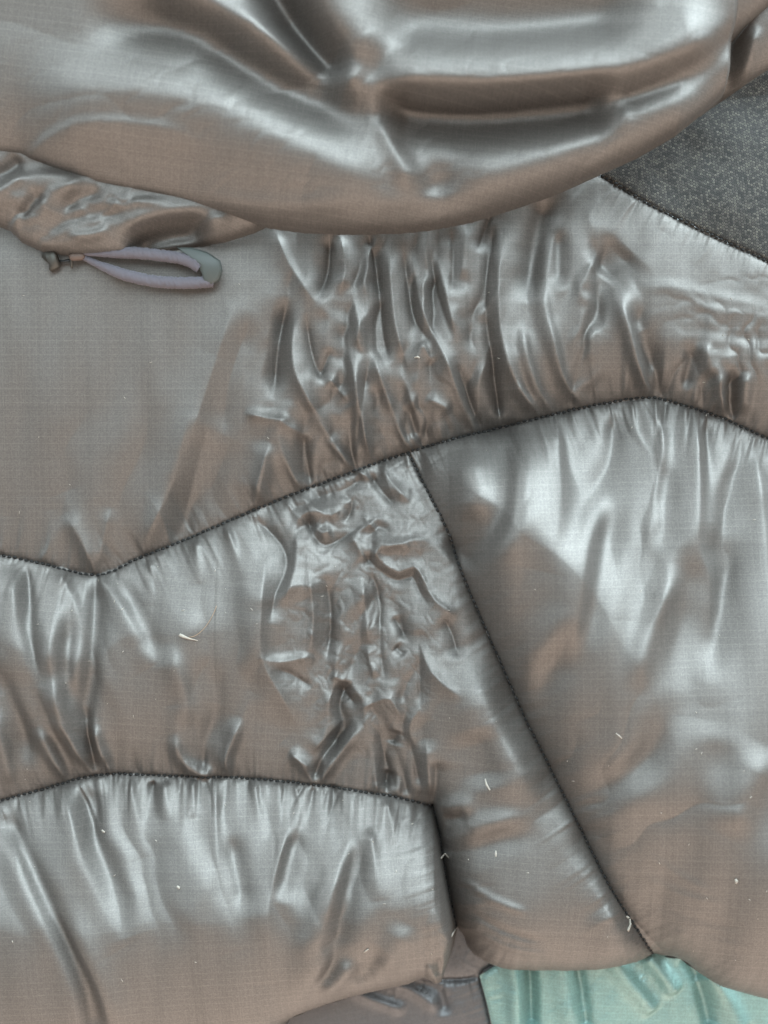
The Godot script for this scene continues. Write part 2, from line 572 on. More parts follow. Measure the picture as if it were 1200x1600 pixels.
func shape_body() -> void:
	# the loft of each quilted chamber
	var r := body
	var drift := FastNoiseLite.new()
	drift.seed = 91; drift.frequency = 1.0 / 170.0; drift.fractal_octaves = 2
	for i in r.w:
		var x := r.x0 + i * r.step
		var a := line(yoke_seam, x)
		var b := line(lower_seam, x) if x < 678.0 else (line(side_seam, x) if x < 722.0 else line(hem_strip, x))
		var d := line(slant_seam, x)
		var hl := line(hem_left, x)
		var hr := line(hem_right, x)
		for j in r.n:
			var y := r.y0 + j * r.step
			var z := 0.0
			if y < a:
				var u := clampf((y - 280.0) / (a - 280.0), -0.35, 1.0)
				var crest := lerpf(0.24, 0.66, smoothstep(200.0, 650.0, x)) + 0.11 * drift.get_noise_2d(x, y * 0.3)
				z = lerpf(66.0, 54.0, smoothstep(300.0, 600.0, x)) * (1.0 - pow((u - crest) / (crest if u < crest else 1.0 - crest), 2.0) * (0.6 if u < crest else 1.0))
			elif x < 638.0 or y > d and x < 1038.0:
				var top := a if x < 638.0 else d
				if y < b:
					var low := lerpf(b, lerpf(line(lower_seam, minf(x, 678.0)), line(hem_strip, maxf(x, 722.0)), smoothstep(650.0, 750.0, x)), smoothstep(640.0, 665.0, x))
					var u := (y - top) / maxf(low - top, 1.0)
					var off := 0.25 * smoothstep(638.0, 720.0, x)
					z = 56.0 * (1.0 - 0.5 * exp(-pow((x - 545.0) / 95.0, 2.0))) * loft(off + (1.0 - off) * u, lerpf(0.38, 0.5, smoothstep(560.0, 720.0, x)) + 0.09 * drift.get_noise_2d(x, 900.0 + y * 0.3)) * smoothstep(0.0, 160.0, b - top)
				else:
					var u := clampf((y - b) / maxf(hl - b, 1.0), 0.0, 1.0)
					z = 84.0 * loft(u, 0.48 + 0.09 * drift.get_noise_2d(x, 1500.0 + y * 0.3)) * smoothstep(0.0, 160.0, hl - b)
			else:
				var bot := d if x < 1038.0 else hr
				var near := smoothstep(900.0, 990.0, x) * smoothstep(1190.0, 1090.0, x)
				if near > 0.0:
					var mean := 0.0
					for q in range(-3, 4):
						mean += (line(slant_seam, x + q * 22.0) if x + q * 22.0 < 1038.0 else line(hem_right, x + q * 22.0)) / 7.0
					bot = lerpf(bot, mean, near)
				var u := clampf((y - a) / maxf(bot - a, 1.0), 0.0, 1.0)
				z = 140.0 * loft(u, lerpf(0.40, 0.66, smoothstep(780.0, 1200.0, x)) + 0.08 * drift.get_noise_2d(x, 2500.0 + y * 0.3)) * smoothstep(0.0, 420.0, bot - a)
				if x < 1038.0:
					z += 40.0 * u * u * smoothstep(638.0, 720.0, x) * smoothstep(0.0, 160.0, b - d)
			r.h[j * r.w + i] = z
	# stitched lines
	r.seam(yoke_seam, 3.5, 2.0, 22.0, 11.0, 0.0, 0.5, 1.0)
	r.seam(lower_seam, 3.5, 2.0, 22.0, 12.0, 100.0, 0.5, 1.0)
	r.seam(side_seam, 10.0, 44.0, 20.0, 8.0, 200.0, 1.0, 1.0)
	r.seam(slant_seam, 4.0, 6.0, 18.0, 5.0, 300.0)
	r.seam(knit_seam, 4.0, 6.0, 12.0, 5.0, 400.0, 0.2, 1.0)
	for e in [hem_left, hem_strip, hem_right]:
		r.seam(e, 16.0, 46.0, 20.0, 6.0, 500.0)
	r.gathers(yoke_seam, 100, 760, 1.0, 24.0, 75.0, 6.0, 1)
	r.gathers(yoke_seam, 860, 1420, 1.0, 20.0, 70.0, 6.0, 2)
	r.gathers(yoke_seam, 0, 1420, -1.0, 30.0, 80.0, 5.0, 3)
	r.gathers(lower_seam, 0, 770, 1.0, 21.0, 65.0, 6.5, 4)
	r.gathers(lower_seam, 0, 770, -1.0, 28.0, 50.0, 4.5, 5)
	r.gathers(knit_seam, 60, 420, 1.0, 26.0, 60.0, 3.5, 6)
	r.gathers(slant_seam, 150, 900, 1.0, 34.0, 60.0, 3.5, 7)
	r.gathers(slant_seam, 250, 900, -1.0, 30.0, 70.0, 3.0, 8)
	r.gathers(side_seam, 0, 230, -1.0, 18.0, 60.0, 5.0, 9)
	r.gathers(hem_strip, 0, 330, -1.0, 26.0, 40.0, 3.5, 10)
	folds_right()
	folds_yoke()
	folds_middle()
	folds_lower()
	# slack in the cloth
	var f := FastNoiseLite.new()
	f.seed = 21; f.frequency = 1.0 / 110.0; f.fractal_octaves = 2
	for j in r.n:
		for i in r.w:
			r.h[j * r.w + i] += 3.5 * f.get_noise_2d(r.x0 + i * r.step, (r.y0 + j * r.step) * 0.3)


func folds_right() -> void:
	body.drape(13, 60, 1000, 790, 210, 150, 25, 9.0, 9.0, 0.35, 1.35)
	body.drape(8, 80, 1000, 1200, 150, 110, 26, 3.0, 45.0)
	G(17, 44, 15, [868, 650, 869, 740, 864, 800, 843, 890])
	G(-11, 22, 26, [962, 640, 950, 724, 902, 795, 866, 848])
	F(13, 30, 16, [944, 755, 905, 850, 886, 950, 868, 1045])
	F(-7, 18, 20, [962, 775, 926, 890, 900, 1015])
	G(15, 34, 15, [1028, 625, 1030, 700, 1010, 790, 990, 890, 982, 965])
	F(-6, 14, 16, [1040, 730, 1028, 825, 1004, 925])
	G(15, 30, 16, [1088, 635, 1084, 760, 1078, 850, 1096, 905, 1090, 1000, 1072, 1110])
	G(-7, 14, 14, [1106, 655, 1099, 815])
	F(-9, 24, 38, [1066, 820, 1062, 940, 1030, 1040, 990, 1110], 0.5)
	F(8, 18, 14, [1050, 880, 1002, 970, 976, 1075])
	F(-10, 20, 20, [1127, 830, 1116, 940, 1084, 1060])
	G(14, 40, 22, [1180, 690, 1186, 900, 1176, 1110, 1150, 1240])
	F(8, 26, 18, [866, 930, 840, 1000, 800, 1070], 0.5)
	F(-7, 18, 26, [892, 950, 858, 1040, 826, 1110], 0.5)
	F(-40, 34, 20, [800, 650, 786, 730, 770, 812, 712, 886], 0.1)
	F(10, 14, 26, [822, 668, 806, 740, 792, 820, 748, 900], 0.3)
	body.bump(9, 705, 770, 50, 90, -20.0)
	body.bump(14, 830, 740, 40, 90)
	F(10, 30, 22, [730, 700, 735, 760, 728, 820])
	F(-16, 30, 24, [1040, 1060, 1000, 1160, 948, 1214, 886, 1262], 0.5)
	F(7, 24, 18, [990, 1110, 936, 1186, 880, 1230], 0.5)
	F(7, 22, 30, [1010, 1170, 955, 1236, 900, 1290], 0.5)
	F(10, 30, 22, [1180, 1150, 1140, 1230, 1110, 1290])
	F(1.3, 7, 7, [994, 1317, 1050, 1355, 1110, 1383])
	F(1.3, 7, 7, [985, 1350, 1050, 1385, 1130, 1398])
	F(-1.3, 7, 7, [1005, 1400, 1080, 1425, 1160, 1440])
	F(1.2, 7, 7, [1010, 1440, 1090, 1462, 1180, 1468])


func folds_yoke() -> void:
	F(6, 60, 60, [1190, 160, 1140, 280, 1090, 370], 0.3)
	F(-4, 40, 40, [1110, 200, 1060, 290, 1020, 320], 0.3)
	# right of the middle
	F(-20, 20, 20, [862, 290, 838, 390, 828, 480], 0.25)
	F(13, 12, 9, [865, 335, 845, 460, 858, 530, 876, 590, 910, 634])
	F(-8, 10, 10, [873, 355, 873, 460])
	F(-12, 12, 22, [915, 360, 936, 405, 940, 440, 926, 500, 910, 535])
	F(-8, 26, 22, [985, 395, 960, 420, 940, 440])
	F(12, 9, 13, [958, 448, 980, 533, 998, 585, 1020, 618])
	F(-7, 8, 20, [975, 470, 1000, 540, 1030, 590])
	F(2, 10, 9, [973, 455, 1040, 452, 1120, 470, 1230, 495])
	F(2, 9, 8, [1050, 470, 1130, 490, 1230, 505])
	F(-2, 9, 9, [1060, 510, 1140, 528, 1230, 535])
	F(7, 8, 7, [1092, 535, 1108, 595])
	F(9, 9, 8, [1112, 560, 1122, 610, 1130, 648])
	F(-8, 8, 10, [1138, 570, 1144, 655])
	F(7, 10, 9, [1160, 580, 1158, 650])
	F(-6, 8, 8, [1080, 540, 1070, 612])
	F(9, 8, 7, [812, 500, 820, 567, 850, 648])
	F(8, 8, 7, [795, 600, 815, 622, 838, 645])
	# the gathers of the middle
	C(10, 13, 8, [426, 355, 454, 417, 496, 482])
	C(-12, 10, 10, [518, 360, 512, 433, 494, 475])
	C(10, 9, 12, [530, 365, 540, 420, 530, 470])
	C(11, 12, 7, [546, 430, 558, 496, 573, 556])
	C(-15, 8, 8, [573, 355, 590, 437, 600, 533, 612, 572], 0.15)
	C(10, 10, 10, [606, 375, 617, 508, 644, 596])
	C(-12, 8, 9, [628, 375, 646, 496, 685, 555])
	C(12, 10, 7, [642, 370, 656, 479, 697, 571, 735, 670])
	C(-8, 5, 6, [712, 570, 730, 620, 750, 668], 0.15)
	C(-10, 7, 7, [671, 390, 683, 458, 706, 538])
	C(10, 8, 8, [680, 395, 697, 475, 714, 542])
	C(-6, 9, 12, [702, 350, 708, 400, 704, 470])
	C(5, 11, 11, [722, 345, 724, 390, 716, 450])
	C(-12, 8, 10, [770, 325, 744, 400])
	C(-22, 10, 9, [774, 345, 757, 467, 770, 571, 784, 668], 0.12)
	C(13, 10, 14, [790, 335, 776, 446, 784, 550, 806, 602, 846, 641])
	C(-12, 16, 13, [450, 465, 434, 558, 430, 630])
	C(12, 11, 9, [463, 490, 460, 571, 487, 633, 520, 667])
	C(-8, 8, 8, [478, 490, 490, 560, 512, 610])
	C(-9, 6, 7, [520, 545, 498, 596])
	C(9, 8, 6, [508, 586, 548, 632])
	C(10, 9, 7, [580, 550, 597, 600, 620, 660])
	C(-9, 8, 7, [580, 555, 566, 630, 556, 715])
	C(9, 9, 8, [545, 545, 562, 633, 577, 722])
	C(8, 8, 6, [656, 535, 676, 572])
	C(7, 7, 8, [664, 622, 706, 645])
	C(-6, 10, 8, [640, 630, 650, 690])
	C(8, 7, 7, [380, 646, 425, 656, 460, 657])
	C(8, 7, 6, [430, 654, 465, 675, 490, 684])
	C(-5, 8, 10, [478, 670, 472, 715, 478, 760])
	C(10, 9, 7, [506, 682, 530, 710, 550, 735])
	C(7, 14, 10, [424, 690, 394, 785])
	C(5, 20, 16, [300, 640, 270, 760, 215, 860])
	C(-5, 20, 20, [330, 660, 300, 760, 280, 830])
	C(-6, 26, 22, [400, 490, 360, 600, 350, 700])
	C(6, 22, 16, [372, 470, 330, 600, 290, 720])
	C(4, 12, 10, [100, 800, 130, 850, 146, 890])
	C(4, 10, 10, [175, 790, 160, 850, 150, 890])
	# folds that run down into the seam
	G(10, 13, 9, [580, 728, 562, 640, 548, 560, 540, 480])
	G(-10, 9, 9, [556, 736, 548, 680, 556, 600])
	G(-13, 10, 12, [785, 668, 770, 571, 757, 467])
	G(12, 14, 10, [742, 678, 700, 575, 656, 480])
	G(-9, 8, 10, [756, 676, 728, 610, 712, 560])
	G(11, 14, 10, [848, 652, 806, 604, 780, 520, 776, 440])
	G(9, 12, 9, [862, 648, 832, 590, 815, 520])
	G(11, 12, 10, [915, 638, 878, 592, 858, 520, 850, 440])
	G(11, 12, 12, [1018, 622, 996, 580, 975, 510, 958, 450])
	G(-9, 12, 14, [1040, 626, 1020, 570, 1000, 520])
	G(10, 10, 10, [1132, 652, 1118, 600, 1108, 550])
	G(-9, 9, 10, [1150, 660, 1142, 600, 1138, 560])
	G(9, 10, 10, [470, 768, 440, 700, 430, 640])
	G(-9, 9, 9, [486, 762, 476, 690, 480, 630])
	G(10, 12, 10, [556, 736, 520, 690, 480, 620, 462, 540])
	G(8, 16, 12, [398, 796, 420, 710, 424, 640])
	G(9, 34, 26, [222, 870, 262, 770, 300, 660, 340, 560])
	G(-8, 30, 30, [262, 856, 310, 770, 350, 680])
	G(7, 16, 16, [148, 900, 128, 840, 100, 770])
	G(10, 10, 9, [640, 708, 612, 640, 590, 580])
	G(-9, 8, 9, [662, 702, 640, 640, 622, 600])
	body.pleats(8, 40, 600, 540, 170, 200, 5, 9.0, 4.0, 0.25)
	body.pleats(4.5, 26, 570, 650, 150, 60, 6, 3.0, -12.0, 0.4)
	body.pleats(5, 40, 880, 480, 120, 150, 7, 4.0, 4.0, 0.5, 0.85)
	body.drape(8, 90, 260, 740, 220, 130, 8, 6.0, 14.0, 0.4, 1.35)
	body.drape(5, 34, 1110, 560, 110, 70, 9, 3.0, 0.0)
	body.drape(1.0, 22, 1150, 480, 110, 50, 10, 5.0, -76.0)


func folds_middle() -> void:
	# left
	G(15, 24, 13, [88, 885, 122, 950, 148, 1052])
	F(-13, 10, 14, [147, 900, 150, 980, 142, 1060, 130, 1140], 0.15)
	G(12, 26, 13, [152, 896, 206, 968, 246, 1036])
	F(-7, 12, 16, [190, 900, 232, 985, 262, 1040])
	G(-12, 14, 12, [38, 880, 58, 1004, 70, 1070])
	F(13, 22, 13, [92, 925, 86, 1025, 100, 1108, 124, 1165])
	F(-10, 9, 12, [112, 945, 112, 1067, 128, 1135])
	G(16, 40, 22, [20, 880, 36, 980, 62, 1070, 100, 1150])
	F(-14, 16, 15, [-10, 1022, 22, 1090, 40, 1150, 42, 1210])
	F(11, 14, 9, [-6, 1095, 6, 1160, 20, 1243])
	F(10, 12, 8, [60, 1130, 80, 1170, 104, 1218])
	F(10, 12, 8, [84, 1110, 114, 1150, 142, 1194])
	F(-10, 7, 7, [136, 1100, 140, 1185])
	F(9, 8, 7, [150, 1128, 156, 1165, 169, 1198])
	F(8, 10, 8, [272, 1142, 286, 1190, 336, 1213])
	F(9, 12, 9, [378, 1118, 354, 1183, 360, 1216])
	F(8, 18, 12, [266, 1000, 290, 1080, 303, 1140])
	G(7, 12, 9, [233, 875, 243, 945])
	G(7, 12, 9, [306, 842, 313, 912])
	G(8, 13, 9, [354, 822, 382, 905])
	F(-5, 14, 14, [330, 1020, 340, 1100, 320, 1180])
	# folds that run down into the lower seam
	G(13, 16, 12, [146, 1214, 116, 1156, 94, 1080, 84, 980])
	G(-12, 12, 14, [146, 1214, 138, 1150, 122, 1060])
	G(11, 12, 10, [106, 1224, 82, 1180, 58, 1120])
	G(12, 12, 9, [172, 1214, 158, 1170, 150, 1120])
	G(13, 16, 11, [338, 1218, 296, 1204, 280, 1160, 272, 1100])
	G(11, 12, 9, [360, 1218, 352, 1190, 372, 1140, 396, 1080])
	G(-8, 14, 14, [316, 1216, 320, 1160, 340, 1100])
	G(11, 12, 10, [496, 1230, 530, 1180, 570, 1128, 610, 1090])
	G(-10, 10, 10, [484, 1228, 512, 1170, 550, 1120])
	G(10, 12, 9, [492, 1230, 468, 1190, 440, 1160])
	G(-10, 9, 9, [606, 1246, 600, 1190, 612, 1140])
	G(9, 10, 9, [590, 1243, 584, 1190, 574, 1140])
	G(-9, 10, 12, [640, 1254, 624, 1190, 600, 1130])
	# the crumpled middle
	C(-19, 10, 9, [392, 805, 438, 850, 448, 887, 430, 933, 424, 975], 0.15)
	C(12, 24, 13, [418, 850, 412, 942, 412, 1025, 440, 1083, 474, 1150])
	C(7, 10, 7, [400, 1022, 440, 1032, 480, 1026, 500, 1034])
	C(-7, 8, 6, [425, 1042, 452, 1050, 490, 1075])
	C(10, 8, 10, [462, 805, 462, 883, 442, 950])
	C(12, 9, 7, [474, 775, 496, 797, 518, 805, 538, 790])
	C(-13, 6, 7, [480, 800, 486, 829, 508, 852, 546, 834, 566, 820], 0.15)
	C(9, 9, 8, [488, 822, 505, 832, 520, 826])
	C(-9, 6, 6, [528, 770, 550, 782, 545, 805, 535, 820])
	C(12, 6, 5, [564, 800, 580, 822, 602, 838])
	C(6, 12, 8, [566, 838, 612, 852, 650, 842, 680, 850])
	C(12, 8, 7, [594, 722, 614, 758, 642, 784])
	C(9, 7, 6, [552, 732, 585, 752])
	C(-8, 6, 6, [575, 735, 596, 765, 620, 795])
	C(14, 7, 6, [572, 846, 600, 880, 625, 893, 646, 884, 660, 902, 676, 934, 714, 962], 0.12)
	C(-10, 7, 6, [560, 855, 590, 888, 622, 906, 644, 900, 656, 925, 672, 950], 0.15)
	C(9, 8, 7, [546, 832, 560, 855, 573, 880])
	C(-16, 8, 6, [574, 880, 592, 933, 595, 1017, 604, 1068], 0.15)
	C(8, 16, 9, [566, 900, 572, 960, 576, 1010])
	C(-8, 12, 10, [506, 890, 517, 962, 510, 1040])
	C(8, 12, 10, [482, 880, 490, 960, 484, 1030])
	C(9, 8, 6, [516, 1052, 534, 1062, 552, 1064])
	C(-9, 6, 6, [528, 1066, 546, 1090, 560, 1106])
	C(11, 7, 6, [552, 1114, 580, 1098, 610, 1090, 628, 1130])
	C(10, 6, 6, [574, 1005, 578, 1035, 586, 1060])
	C(-10, 6, 6, [614, 960, 636, 1000])
	C(-8, 5, 6, [616, 1008, 632, 1024])
	C(9, 13, 10, [650, 985, 672, 1045, 724, 1090])
	C(-6, 5, 8, [654, 975, 657, 1120])
	C(-8, 14, 10, [690, 960, 706, 990, 716, 1030])
	C(9, 10, 7, [540, 1120, 512, 1148, 484, 1180])
	C(-8, 7, 8, [553, 1125, 528, 1155, 500, 1190])
	C(9, 8, 9, [566, 1128, 530, 1175, 498, 1215])
	C(8, 8, 7, [450, 1175, 470, 1190, 490, 1204])
	C(-9, 7, 7, [622, 1140, 614, 1165])
	C(-10, 7, 7, [608, 1205, 602, 1235])
	C(-7, 10, 10, [590, 1130, 600, 1180, 620, 1240])
	C(-8, 8, 8, [640, 1150, 650, 1200, 660, 1240])
	C(15, 16, 10, [664, 1150, 668, 1195, 672, 1250])
	C(-14, 7, 14, [682, 1185, 681, 1225, 682, 1266], 0.2)
	body.pleats(8, 56, 540, 960, 150, 230, 16, 2.6, 6.0, 0.5)
	body.pleats(6, 34, 560, 810, 90, 60, 15, 1.3, 25.0, 0.6)
	body.pleats(5, 32, 570, 1090, 80, 80, 17, 2.0, 24.0, 0.6)
	body.drape(1.4, 14, 570, 950, 120, 220, 18, 1.5, -20.0)
	body.drape(10, 52, 60, 1030, 110, 130, 19, 8.0, -14.0, 0.4, 1.35)
	body.drape(7, 60, 290, 1020, 120, 140, 20, 6.0, -8.0, 0.5, 1.35)
	# the strip
	F(18, 46, 26, [722, 1020, 752, 1100, 792, 1180, 840, 1270])
	F(-9, 30, 24, [735, 1130, 752, 1180, 765, 1230])
	F(9, 20, 14, [686, 1325, 735, 1292, 785, 1276, 850, 1268], 0.45)
	F(-6, 18, 18, [700, 1345, 770, 1308, 850, 1290], 0.45)
	F(7, 13, 13, [676, 1268, 705, 1259, 750, 1252], 0.4)
	F(-6, 9, 9, [690, 1284, 730, 1272])
	F(3, 7, 6, [715, 1370, 770, 1400, 830, 1420])
	F(-3, 6, 6, [725, 1420, 790, 1450, 860, 1470])
	F(3, 6, 6, [735, 1455, 800, 1480, 870, 1492])
	body.bump(26, 810, 1430, 90, 90)


func folds_lower() -> void:
	body.drape(11, 58, 250, 1330, 380, 105, 22, 9.0, -16.0, 0.35, 1.35)
	body.drape(7, 50, 560, 1430, 110, 110, 23, 6.0, 24.0, 0.4, 1.35)
	G(18, 34, 16, [100, 1228, 126, 1308, 158, 1388, 202, 1466])
	G(-22, 17, 27, [122, 1228, 150, 1300, 180, 1371, 208, 1450])
	G(14, 34, 13, [10, 1290, 46, 1360, 84, 1440, 118, 1530, 138, 1620])
	F(-20, 13, 17, [2, 1262, 48, 1342, 82, 1400, 112, 1454, 142, 1537, 154, 1630], 0.12)
	F(12, 9, 22, [92, 1390, 137, 1470, 168, 1540, 184, 1630])
	G(11, 20, 12, [204, 1215, 212, 1265, 230, 1335])
	G(-8, 10, 10, [236, 1222, 244, 1282])
	G(9, 12, 9, [258, 1222, 262, 1280])
	G(12, 26, 12, [336, 1215, 345, 1350, 380, 1470])
	F(-9, 10, 16, [360, 1295, 376, 1360, 390, 1420])
	G(12, 26, 13, [452, 1290, 424, 1395, 424, 1530])
	F(-8, 12, 14, [464, 1290, 440, 1400])
	G(8, 14, 9, [395, 1220, 405, 1270, 412, 1310])
	F(18, 26, 10, [548, 1285, 520, 1383, 500, 1454, 502, 1500, 462, 1580])
	F(-20, 10, 20, [562, 1300, 534, 1425, 520, 1500, 474, 1560], 0.2)
	G(9, 18, 12, [578, 1290, 592, 1395])
	G(7, 12, 10, [604, 1250, 618, 1315])
	F(8, 22, 20, [640, 1430, 592, 1520])
	F(9, 14, 12, [560, 1490, 500, 1562])
	F(-8, 14, 14, [600, 1470, 550, 1540])
	F(10, 12, 7, [668, 1500, 672, 1530, 662, 1548])
	F(-10, 7, 8, [684, 1490, 688, 1530])
	G(-6, 8, 8, [520, 1228, 522, 1290])
	G(6, 9, 8, [300, 1220, 304, 1275])
	G(-6, 9, 9, [490, 1230, 480, 1300])


func build_jacket() -> void:
	jacket = Node3D.new()
	jacket.name = "puffer_jacket"
	add_child(jacket)
	jacket.transform = lean
	tag(jacket, "shiny dark brown quilted puffer jacket with black stitched seams and a turquoise lining", "jacket")
	var up := func(x): return line(yoke_seam, x)
	part("yoke_panel", cloth(body, -80, 1280, 2.0, 330, func(x): return 190.0 if x < 890.0 else maxf(line(knit_seam, x), 190.0), up, 0.0), shell, jacket)
	part("middle_panel", cloth(body, -80, 1038, 2.0, 300, func(x): return line(yoke_seam, x) if x < 638.0 else line(slant_seam, x), func(x): return line(lower_seam, x) if x < 678.0 else (line(side_seam, x) if x < 722.0 else line(hem_strip, x)), 4.0), shell, jacket)
	part("lower_panel", cloth(body, -80, 722, 2.0, 240, func(x): return line(lower_seam, x) if x < 678.0 else line(side_seam, x), func(x): return line(hem_left, x), -3.0), shell, jacket)
	part("side_panel", cloth(body, 638, 1280, 2.0, 460, up, func(x): return line(slant_seam, x) if x < 1038.0 else line(hem_right, x), -2.0), shell, jacket)
	part("stretch_panel", cloth(body, 888, 1280, 3.0, 130, func(_x): return 40.0, func(x): return line(knit_seam, x), 28.0), knit_mat, jacket, "", "dark knitted stretch fabric panel")
	stitches(yoke_seam, 1)
	stitches(lower_seam, 2)
	stitches(side_seam, 3)
	stitches(slant_seam, 4)
	stitches(knit_seam, 5)


# thread lying in a seam, one short stitch after another
func stitches(seam_line: PackedVector2Array, seed_: int) -> void:
	var p := Relief.smooth_line(seam_line, 2.0)
	var rng := RandomNumberGenerator.new()
	rng.seed = seed_
	var st := SurfaceTool.new()
	var run := 0.0
	var start := p[0]
	for i in range(1, p.size()):
		run += p[i].distance_to(p[i - 1])
		if run > 8.0:
			var a := start
			var b := p[i]
			var d := (b - a).normalized()
			var side := Vector2(-d.y, d.x) * rng.randf_range(-0.8, 0.8)
			var q := PackedVector3Array()
			for t in [0.05, 0.25, 0.55, 0.78]:
				var m := a.lerp(b, t) + side
				q.append(pt(m.x, m.y, body.at(m.x, m.y) + 0.4 + 1.8 * sin(PI * t)))
			cord_into(st, q, PackedFloat32Array([1.0 * S, 2.1 * S, 2.0 * S, 0.8 * S]), 5)
			start = b
			run = 0.0
	st.generate_normals()
	part("stitching", st.commit(), thread, jacket, "stuff")


func build_hood() -> void:
	var r := Relief.new(-90, -110, 1290, 420, 2.5)
	for i in r.w:
		var x := r.x0 + i * r.step
		var e := line(hood_edge, x)
		for j in r.n:
			var y := r.y0 + j * r.step
			var d := maxf(e - y, 0.0)
			var u := clampf(d / 210.0, 0.0, 1.0)
			r.h[j * r.w + i] = 84.0 + 84.0 * sqrt(1.0 - pow(1.0 - u, 2.0)) + 18.0 * (1.0 - exp(-d / 5.0)) + 0.13 * maxf(d - 200.0, 0.0)
	r.fold(36, 30, 26, V([215, -80, 290, 0, 335, 27, 420, 72, 500, 118, 575, 152, 610, 162]), 0.15)
	r.fold(-70, 34, 30, V([395, -100, 425, -20, 462, 42, 500, 95, 555, 140]), 0.2)
	r.fold(26, 24, 60, V([470, -60, 500, 0, 535, 62, 580, 132]), 0.25)
	r.fold(-44, 44, 40, V([120, 40, 300, 48, 380, 98, 480, 150, 570, 188, 625, 205]), 0.25)
	r.fold(34, 80, 52, V([20, 170, 120, 165, 220, 162, 310, 178, 400, 215, 500, 262, 580, 303, 660, 335]), 0.2)
	r.fold(-44, 50, 70, V([560, 40, 680, 44, 780, 42, 900, 30, 1020, 10]), 0.2)
	r.fold(44, 30, 60, V([560, 142, 650, 136, 780, 138, 900, 130, 1020, 104, 1150, 50]), 0.15)
	r.fold(-66, 54, 15, V([578, 160, 660, 172, 760, 174, 880, 162, 975, 150]), 0.16)
	r.fold(22, 40, 50, V([680, 300, 780, 280, 900, 240, 1040, 188, 1130, 140]), 0.2)
	r.fold(-24, 24, 14, V([940, 165, 1065, 118, 1130, 72, 1195, 20]), 0.15)
	r.fold(18, 18, 40, V([585, 180, 620, 240, 650, 315]), 0.3)
	r.fold(-16, 24, 30, V([608, 190, 655, 255, 712, 322]), 0.3)
	r.fold(7, 34, 12, V([-60, 300, 20, 262, 80, 224, 150, 206, 260, 214, 360, 250]), 0.3)
	r.fold(7, 14, 16, V([280, 300, 380, 320, 480, 326, 590, 318]), 0.3)
	r.fold(6, 16, 16, V([560, 326, 640, 316, 740, 302]), 0.3)
	r.drape(4, 130, 600, 160, 640, 200, 44, 2.0, 80.0)
	r.drape(0.7, 26, 600, 200, 640, 170, 46, 2.5, 50.0)
	part("hood", cloth(r, -80, 1280, 2.5, 190, func(x): return minf(-100.0, line(hood_edge, x) - 5.0), func(x): return line(hood_edge, x), 8.0, 0.0, 0.958), shell_hood, jacket, "", "puffy roll of the same shiny brown fabric folded over the jacket")
	# gathered edge below the roll, on the left
	var rim := PackedVector2Array([Vector2(-90, 330), Vector2(-10, 350), Vector2(12, 358), Vector2(30, 376), Vector2(66, 392), Vector2(110, 398), Vector2(170, 399), Vector2(230, 394), Vector2(290, 385), Vector2(350, 376), Vector2(395, 362), Vector2(425, 348)])
	var g := Relief.new(-90, 180, 440, 430, 2.0)
	for i in g.w:
		var x := g.x0 + i * g.step
		var e := line(rim, x)
		for j in g.n:
			var d := maxf(e - (g.y0 + j * g.step), 0.0)
			g.h[j * g.w + i] = 70.0 + 46.0 * sqrt(1.0 - pow(1.0 - clampf(d / 75.0, 0.0, 1.0), 2.0)) + 10.0 * (1.0 - exp(-d / 4.0))
	g.fold(-42, 22, 20, V([190, 398, 240, 372, 290, 362, 340, 358]), 0.25)
	g.fold(10, 10, 14, V([180, 370, 230, 345, 290, 335, 350, 338]), 0.3)
	g.fold(10, 12, 10, V([60, 345, 90, 310, 140, 290]), 0.3)
	g.fold(-10, 10, 10, V([95, 340, 125, 315, 170, 305]), 0.3)
	g.fold(-12, 12, 12, V([-20, 290, 20, 270, 40, 250]), 0.2)
	g.fold(8, 9, 9, V([-20, 320, 20, 300, 50, 275]), 0.3)
	g.fold(-9, 8, 9, V([30, 350, 55, 320, 75, 300]), 0.3)
	g.fold(9, 9, 8, V([105, 372, 140, 372, 180, 362]), 0.3)
	g.fold(12, 26, 12, V([-60, 300, -10, 310, 40, 290, 100, 285, 170, 300]), 0.25)
	g.fold(-9, 10, 14, V([60, 380, 100, 350, 150, 338, 210, 340]), 0.3)
	g.fold(8, 10, 16, V([-40, 345, 0, 325, 30, 318, 60, 330]), 0.3)
	g.fold(9, 14, 10, V([290, 375, 330, 350, 370, 345]), 0.3)
	g.fold(6, 9, 12, V([140, 330, 200, 320, 280, 325]), 0.3)
	g.pleats(2.5, 22, 90, 330, 170, 70, 45, 3.0, 70.0, 0.4, 0.85)
	part("hood_edge", cloth(g, -80, 424, 2.0, 90, func(x): return minf(line(rim, x) - 2.0, line(hood_edge, x) - 45.0), func(x): return line(rim, x), 20.0, 0.0, 0.975), shell, jacket)
	# shoulder piece beyond the roll, in the corner
	var c := Relief.new(1090, -110, 1290, 250, 2.0)
	for i in c.w:
		var x := c.x0 + i * c.step
		for j in c.n:
			var y := c.y0 + j * c.step
			var d := maxf(line(corner, x) - y, 0.0)
			c.h[j * c.w + i] = 34.0 + 60.0 * sqrt(1.0 - pow(1.0 - clampf(d / 90.0, 0.0, 1.0), 2.0)) - 40.0 * exp(-pow((x - 1140.0) / 22.0, 2.0))
	c.fold(10, 16, 12, V([1180, 40, 1172, 80, 1160, 130]), 0.3)
	part("hood_side", cloth(c, 1100, 1280, 2.0, 100, func(_x): return -100.0, func(x): return line(corner, x), -20.0, 0.0, 0.98), shell, jacket)


var corner := PackedVector2Array([Vector2(1100, 175), Vector2(1140, 142), Vector2(1165, 128), Vector2(1200, 105), Vector2(1290, 50)])


